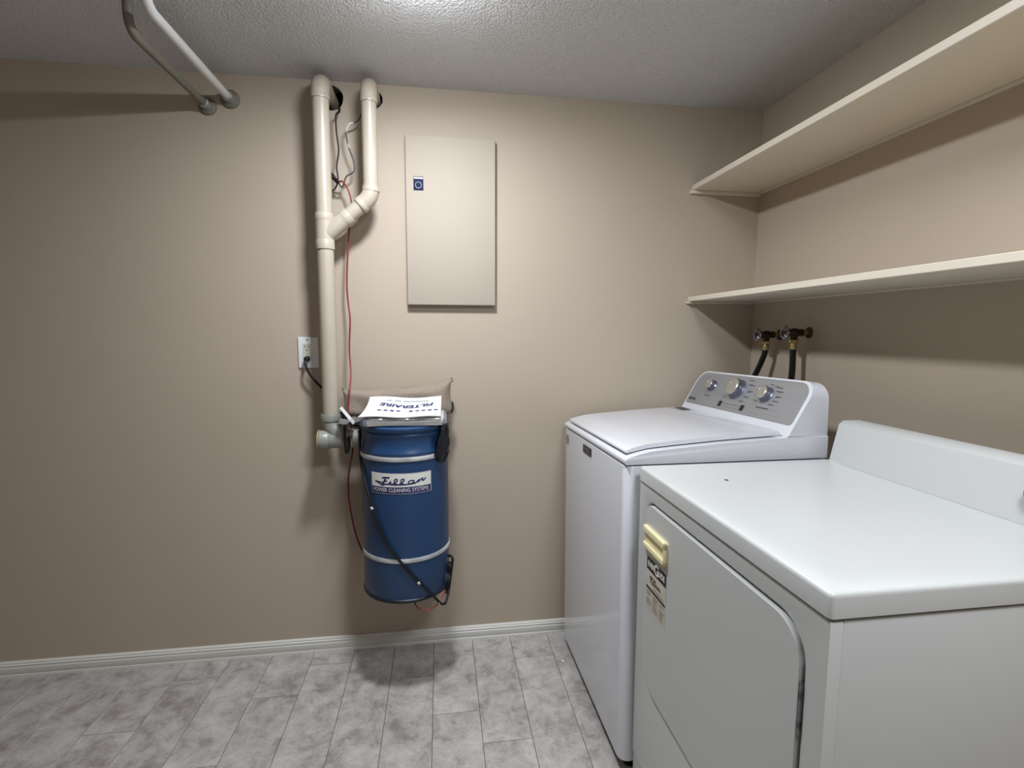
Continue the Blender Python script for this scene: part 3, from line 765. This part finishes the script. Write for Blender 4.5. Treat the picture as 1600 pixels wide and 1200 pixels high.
# console
FB = Vector((0.5408, 0, 1.0504)); FT = Vector((0.6149, 0, 1.1774)); SL = (FT-FB).normalized(); NRM = Vector((-SL.z, 0, SL.x))
def fas(y, t, off=0.0): return FB+SL*t+NRM*off+Vector((0, y, 0))
co = rounded(-0.690, -0.004, -0.040, 0.156, (0.010, 0.010, 0.058, 0.058), 10)
b = prism(co, lambda y, t: fas(y, t), lambda y, t: Vector((0.655, y, max(0.985, fas(y, t).z-0.004))), 0.009, 4)
cons = link('console', b, 'washer_white', ws, autosmooth=50)
fo = rounded(-0.676, -0.016, 0.000, 0.149, (0.014, 0.006, 0.052, 0.052), 10)
fasc = link('control_fascia', prism(fo, lambda y, t: fas(y, t, 0.0022), lambda y, t: fas(y, t, -0.002), 0.001, 1), 'console', ws, autosmooth=40)
fasc['label'] = 'brushed silver control panel'
for ky, kt, kr, kl in ((-0.152, 0.091, 0.0225, 0.022), (-0.325, 0.091, 0.0375, 0.030), (-0.497, 0.087, 0.0270, 0.026)):
    o_ = fas(ky, kt, 0.002)
    kn = link('knob', lathe([(kr*1.10, 0), (kr*1.10, 0.003), (kr, 0.005), (kr*0.96, kl*0.8), (kr*0.90, kl), (0, kl)], o_, NRM, 32), 'knob_side', ws, autosmooth=40)
    link('knob_cap', lathe([(kr*0.93, kl*0.90), (kr*0.92, kl+0.0006), (kr*0.84, kl+0.0022), (kr*0.55, kl+0.0014), (0, kl+0.0012)], o_, NRM, 32), 'knob_face', kn, smooth=True)
    link('knob_pointer', box(-0.0012, 0.0012, -0.0012, 0.0012, 0, 0.0004) if False else lathe([(0, kl+0.0030), (0.0022, kl+0.0028), (0.0022, kl)], fas(ky+kr*0.45, kt+kr*0.35, 0.002), NRM, 8), 'print_white', kn)
def fp(y, t): return fas(y, t, 0.0028)
ff = lambda y, t: fp(-y, t)
for ky in (-0.265, -0.406):
    b = prism(rounded(ky-0.010, ky+0.010, 0.012, 0.034, (0.002,)*4, 2), lambda y, t: fas(y, t, 0.0038), lambda y, t: fas(y, t, 0.001))
    link('button', b, 'print_black', fasc)
b = bmesh.new()
for k_ in range(6):
    y = 0.292+0.0165*k_
    quad_on(b, ff, y, y+0.008, 0.026, 0.0285); quad_on(b, ff, y, y+0.003, 0.014, 0.018)
for (yc, tc_, rr) in ((0.325, 0.091, 0.060), (0.497, 0.087, 0.045)):
    for k_ in range(9):
        an = math.radians(-40+32*k_)
        if 200 < math.degrees(an) < 330: continue
        yy, tt = yc-rr*1.15*math.cos(an), tc_+rr*0.92*math.sin(an)
        if tt > 0.138 or tt < 0.04: continue
        quad_on(b, ff, yy-0.010, yy+0.010, tt-0.0013, tt+0.0013)
    for k_ in range(5):
        an = math.radians(-50+25*k_); yy, tt = yc+rr*1.1*math.cos(an), tc_+rr*0.95*math.sin(an)
        if tt < 0.138: quad_on(b, ff, yy, yy+0.026, tt-0.0016, tt+0.0016)
quad_on(b, ff, 0.130, 0.172, 0.0445, 0.0480); quad_on(b, ff, 0.128, 0.140, 0.058, 0.0605)
quad_on(b, ff, 0.474, 0.540, 0.0360, 0.0400)
link('panel_print', b, 'dark_grey', fasc)['kind'] = 'stuff'
link('lettering', text_bm('MAYTAG', 0.016, lambda x, y: fp(-(0.056+x), 0.020+y*0.95), 0.0007, width=0.052), 'print_black', fasc)
# front badge and round sticker
b = prism(rounded(-0.376, -0.279, 0.903, 0.932, (0.004,)*4, 3), lambda y, z: (-0.003, y, z), lambda y, z: (0.001, y, z), 0.001, 1)
bd_ = link('badge', b, 'badge', ws)
link('badge_field', prism(rounded(-0.371, -0.284, 0.908, 0.930, (0.002,)*4, 2), lambda y, z: (-0.0034, y, z), lambda y, z: (-0.002, y, z)), 'print_black', bd_)
link('lettering', text_bm('MAYTAG', 0.019, lambda x, y: (-0.0038, -(0.3275+x), 0.919+y), 0.0007, width=0.078), 'iron_wheel', bd_)
b = lathe([(0, 0.0012), (0.021, 0.0012), (0.021, -0.001)], (0, -0.052, 0.905), (-1, 0, 0), 28)
link('round_sticker', b, 'silver_sticker', ws)

# ================================================================== dryer
DX, DT = 0.563, 0.9665
Y0, Y1 = -0.752, -1.462
D0 = (DX, -1.107, 0)
dy = thing('dryer', 'older white front-load clothes dryer with cream door handle', 'dryer', (DX, D0[1]-0.017, 0.0075))
def dpart(name, bm, m='dryer_white', parent=None, smooth=40): return link(name, shift(bm, D0), m, parent or dy, autosmooth=smooth)
DB = 1.245
dpart('cabinet', box(DX+0.022, DB, Y1+0.001, Y0-0.001, 0.008, 0.922, 0.003, 2))
# front panel with the door opening
door_o = rounded(-1.412, -0.808, 0.360, 0.878, (0.080, 0.085, 0.034, 0.062), 10)  # (right,bottom),(left,bottom),(left,top),(right,top)
front = holed_slab(rounded(Y1, Y0, 0.086, 0.9215, (0.004,)*4, 2), [rounded(-1.416, -0.804, 0.356, 0.8835, (0.083, 0.088, 0.037, 0.065), 10)],
                   lambda y, z: (DX, y, z), lambda y, z: (DX+0.021, y, z), 0.005)
dpart('front_panel', front)
dpart('door_well', box(DX+0.0150, DX+0.0225, -1.42, -0.80, 0.35, 0.889), 'gap')  # dark sheet, its colour gives the shade in the gap round the door
dd = dpart('door', prism(door_o, lambda y, z: (DX-0.006, y, z), lambda y, z: (DX+0.014, y, z), 0.009, 4))
for fx in (DX+0.06, DB-0.06):
    for fy in (Y0-0.06, Y1+0.06):
        dpart('foot', lathe([(0, -0.0072), (0.018, -0.0072), (0.018, 0.004), (0.008, 0.010), (0, 0.010)], (fx, fy, 0), (0, 0, 1), 14), 'black')
dpart('toe_panel', prism(rounded(Y1, Y0, 0.012, 0.0815, (0.002, 0.002, 0.010, 0.010), 4), lambda y, z: (DX+0.002, y, z), lambda y, z: (DX+0.022, y, z), 0.002, 1))
dpart('seam_strip', box(DX+0.006, DB-0.004, Y1+0.006, Y0-0.006, 0.9195, 0.9275), 'gap')  # dark strip set back in the seam under the top
# top with a shallow raised border
tp = bmesh.new(); join(tp, box(DX-0.004, DB, Y1-0.002, Y0+0.002, 0.9265, DT))
tf = [f_ for f_ in tp.faces if f_.normal.z > 0.9]
ins = bmesh.ops.inset_region(tp, faces=tf, thickness=0.050)
ins2 = bmesh.ops.inset_region(tp, faces=tf, thickness=0.030)
for v in tf[0].verts: v.co.z -= 0.0035
ed = [e_ for e_ in tp.edges if max(v.co.z for v in e_.verts) > 0.93 and (all(abs(v.co.x-(DX-0.004)) < 1e-5 for v in e_.verts) or all(abs(v.co.y-(Y0+0.002)) < 1e-5 for v in e_.verts) or all(abs(v.co.y-(Y1-0.002)) < 1e-5 for v in e_.verts))]
bmesh.ops.bevel(tp, geom=ed, offset=0.009, segments=4, profile=0.5, affect='EDGES', clamp_overlap=True)
top = dpart('top', tp, smooth=30)
dpart('paint_chip', lathe([(0, 0.0005), (0.0050, 0.0004), (0.0058, 0)], (0.732, -0.905, DT-0.0034), (0, 0, 1), 9), 'print_black', top)
# console at the back of the dryer
cpf = [(1.150, DT-0.003), (1.175, 1.075), (1.190, 1.085), (1.240, 1.085), (1.245, DT-0.003)]
dpart('console', yprism(cpf, Y0-0.004, Y1+0.004, 0.006, 3))
dpart('control_knob', lathe([(0.026, 0), (0.024, 0.016), (0, 0.018)], (1.163, -1.29, 1.03), (-0.97, 0, 0.23), 24), 'dark_grey')
# handle: cream frame with a finger pocket
HY0, HY1, HZ0, HZ1 = -0.950, -0.815, 0.757, 0.820
hx0, hx1 = DX-0.0165, DX-0.005
hd = dpart('handle', prism(rounded(HY0, HY1, HZ0, HZ1, (0.006,)*4, 3), lambda y, z: (hx1-0.004, y, z), lambda y, z: (hx1, y, z)), 'cream', dd)
def hpart(bm): return link('handle_rib', shift(bm, D0), 'cream', hd)
link('handle_lip', shift(box(hx0, hx1-0.003, HY0, HY1, HZ1-0.021, HZ1, 0.004, 3), D0), 'cream', hd, autosmooth=40)
link('handle_lip', shift(box(hx0, hx1-0.003, HY0, HY1, HZ0, HZ0+0.017, 0.004, 3), D0), 'cream', hd, autosmooth=40)
link('handle_end', shift(box(hx0, hx1-0.003, HY0, HY0+0.010, HZ0, HZ1, 0.004, 3), D0), 'cream', hd, autosmooth=40)
link('handle_end', shift(box(hx0+0.006, hx1-0.003, HY1-0.006, HY1, HZ0, HZ1, 0.003, 3), D0), 'cream', hd, autosmooth=40)
# energy label on the door
EY0, EY1, EZ0, EZ1 = -0.829, -0.947, 0.592, 0.737
XS = DX-0.0066
eg = link('energy_label', shift(box(XS-0.0002, XS+0.001, EY1, EY0, EZ0, EZ1), D0), 'sticker', dd)
eg['label'] = 'aged black and tan energy rating sticker'
def on_lab(off): return lambda u, z: (XS-off-D0[0], (EY0-u)-D0[1], z)
# black header band, lettering, rules and small print
link('label_header', quad_on(bmesh.new(), on_lab(0.0005), 0.0, 0.118, 0.701, 0.7365), 'print_black', dd)
link('lettering', text_bm('ENER', 0.021, lambda x, y: on_lab(0.0009)(0.028+x, 0.7185+y), 0.0007, width=0.040), 'print_white', dd)
link('lettering', text_bm('UIDE', 0.021, lambda x, y: on_lab(0.0009)(0.092+x, 0.7185+y), 0.0007, width=0.036), 'print_white', dd)
link('lettering', text_bm('G', 0.040, lambda x, y: on_lab(0.0010)(0.0605+x, 0.7195+y), 0.0010), 'print_white', dd)
link('lettering', text_bm('920', 0.027, lambda x, y: on_lab(0.0006)(0.040+x, 0.679+y), 0.0008, width=0.038), 'print_black', dd)
link('lettering', text_bm('kWh', 0.014, lambda x, y: on_lab(0.0006)(0.074+x, 0.676+y), 0.0005, width=0.026), 'print_black', dd)
link('label_bar', quad_on(bmesh.new(), on_lab(0.0005), 0.0, 0.116, 0.6475, 0.6545), 'print_black', dd)
b = bmesh.new(); random.seed(3)
for z in (0.6625, 0.6585): quad_on(b, on_lab(0.0005), 0.045, 0.108, z-0.0008, z+0.0008)
for col, (ua, ub) in enumerate(((0.004, 0.036), (0.043, 0.076), (0.082, 0.113))):
    for k_ in range(9):
        if random.random() < 0.2: continue
        z = 0.641-0.0050*k_
        quad_on(b, on_lab(0.0005), ua, ua+(ub-ua)*random.uniform(0.6, 1), z-0.0010, z+0.0010)
link('small_print', shift(b, (0, 0, 0)), 'print_brown', dd)['kind'] = 'stuff'
for zc in (0.748, 0.45):
    h_ = dpart('door_hinge', box(DX-0.004, DX+0.015, -1.4165, -1.4118, zc-0.045, zc+0.045), 'iron_wheel', dd)

# ================================================================== shelves on the right wall
for zt_, zb_, lab_, yn, ch in ((1.979, 1.957, 'beige painted wall shelf board, upper of two', -1.75, 0.014), (1.506, 1.486, 'beige painted wall shelf board, lower of two above the valves', -1.75, 0.009)):
    S_ = (1.24, -0.9, zb_)
    sh = thing('wall_shelf', lab_, 'shelf', S_, group='shelves on the right wall')
    link('board', shift(box(1.078, XR, yn, -0.0005, zb_, zt_, 0.0015, 1), S_), 'shelf_paint', sh)
    link('cleat', shift(box(1.068, XR-0.001, -0.016, 0.0, zb_-ch, zb_-0.0005, 0.001, 1), S_), 'shelf_paint', sh)
    link('wall_cleat', shift(box(XR-0.018, XR, yn+0.02, -0.020, zb_-0.006, zb_-0.0005), S_), 'shelf_paint', sh)

# ================================================================== water valves and hoses
def make_valve(y, z, label):
    o_ = (XR, y, z)
    v = thing('shutoff_valve', label, 'valve', o_, group='washer water valves')
    link('escutcheon', lathe([(0.022, 0), (0.020, 0.004), (0.011, 0.006), (0, 0.006)], (0, 0, 0), (-1, 0, 0), 20), 'old_brass', v, smooth=True)
    link('nipple', lathe([(0.0095, 0), (0.0095, 0.034)], (0, 0, 0), (-1, 0, 0), 16), 'brass', v, smooth=True)
    link('valve_body', lathe([(0.0, 0.028), (0.0140, 0.028), (0.0150, 0.032), (0.0130, 0.040), (0.0165, 0.050), (0.0175, 0.063), (0.0150, 0.073), (0.0125, 0.076), (0.0125, 0.086), (0.009, 0.089), (0.005, 0.090), (0.005, 0.106), (0, 0.106)], (0, 0, 0), (-1, 0, 0), 12), 'old_brass', v, autosmooth=50)
    link('outlet_spout', tube([(-0.062, 0, 0), (-0.062, 0, -0.026)], 0.0125, 14), 'old_brass', v, autosmooth=50)
    wh = bmesh.new(); rr = 0.0215; n_ = 8
    ringp = [(-0.101, rr*(1+0.08*math.cos(n_*2*math.pi*k_/48))*math.cos(2*math.pi*k_/48), rr*(1+0.08*math.cos(n_*2*math.pi*k_/48))*math.sin(2*math.pi*k_/48)) for k_ in range(49)]
    tube(ringp, 0.0038, 8, bm=wh, cap=False)
    w_ = link('handwheel', wh, 'iron_wheel', v, smooth=True)
    for k_ in range(6):
        a_ = 2*math.pi*k_/6
        link('spoke', tube([(-0.103, 0.003*math.cos(a_), 0.003*math.sin(a_)), (-0.101, rr*math.cos(a_), rr*math.sin(a_))], 0.0024, 6), 'iron_wheel', w_)
    link('hub', lathe([(0.0075, 0.096), (0.0075, 0.107), (0.004, 0.109), (0, 0.109)], (0, 0, 0), (-1, 0, 0), 12), 'old_brass', w_)
    return v
def make_hose(y, z, pts, label):
    o_ = (XR-0.062, y, z-0.026)
    h = thing('water_hose', label, 'hose', o_, group='washer water hoses')
    nb = lathe([(0.0, 0), (0.0135, 0), (0.017, -0.002), (0.017, -0.012), (0.0135, -0.014), (0.0, -0.014)], (0, 0, 0), (0, 0, 1), 10)
    join(nb, box(-0.003, 0.003, -0.024, 0.024, -0.011, -0.003, 0.001, 1))
    link('coupling_nut', nb, 'brass', h)
    link('ferrule', lathe([(0.0, -0.014), (0.0105, -0.014), (0.0118, -0.018), (0.0118, -0.036), (0.0105, -0.038), (0, -0.038)], (0, 0, 0), (0, 0, 1), 16), 'brass', h, autosmooth=40)
    link('rubber_hose', tube([(0, 0, -0.036)]+pts, 0.0112, 14, 6), 'black_gloss', h, smooth=True)
    return h
make_valve(-0.190, 1.343, 'shutoff valve with spoked handwheel nearest the room corner')
make_valve(-0.355, 1.352, 'shutoff valve with spoked handwheel farther from the room corner')
make_hose(-0.190, 1.343, [(-0.001, 0.006, -0.060), (-0.010, 0.022, -0.110), (-0.024, 0.042, -0.170), (-0.045, 0.055, -0.250), (-0.080, 0.055, -0.36), (-0.115, 0.04, -0.46)], 'black rubber hose leaning left from corner-side valve')
make_hose(-0.355, 1.352, [(0.000, 0.0, -0.060), (-0.001, -0.003, -0.120), (-0.006, -0.002, -0.190), (-0.02, 0.000, -0.28), (-0.06, 0.0, -0.38), (-0.115, 0.0, -0.47)], 'black rubber hose dropping straight from the valve away from corner')

# ================================================================== pipes high on the left
def water_pipe(x, z, r, m_, label, yend, fm):
    o_ = (x, 0, z)
    w_ = thing('water_pipe', label, 'pipe', o_)
    rb = 0.04
    pts = [(0, -0.0005, 0), (0, yend+rb, 0)]+arc((0, yend+rb, rb), (0, 0, -1), (0, -1, 0), rb, 0, math.pi/2, 8)[1:]+[(0, yend, H-z)]
    link('pipe_run', tube(pts, r, 20), m_, w_, autosmooth=50)
    link('wall_flange', lathe([(r+0.020, 0), (r+0.019, 0.005), (r+0.012, 0.011), (r+0.002, 0.013)], (0, 0, 0), (0, -1, 0), 24), fm, w_, smooth=True)
    link('pipe_ferrule', lathe([(r+0.001, 0.012), (r+0.005, 0.013), (r+0.005, 0.040), (r+0.001, 0.043)], (0, 0, 0), (0, -1, 0), 20), 'pvc_grey', w_, autosmooth=40)
water_pipe(-0.765, 2.210, 0.0145, 'white_pipe', 'white water pipe entering back wall near the ceiling', -0.55, 'old_pipe')
water_pipe(-0.845, 2.180, 0.0125, 'old_pipe', 'dull grey water pipe left of the white one near ceiling', -0.48, 'old_pipe')

# small bits
tag(link('crumb', lathe([(0, 0.002), (0.006, 0.0015), (0.007, 0.0)], (0.487, -0.205, 0.0), (0, 0, 1), 7), 'cardboard'), 'tiny white crumb on floor beside washing machine', 'debris')
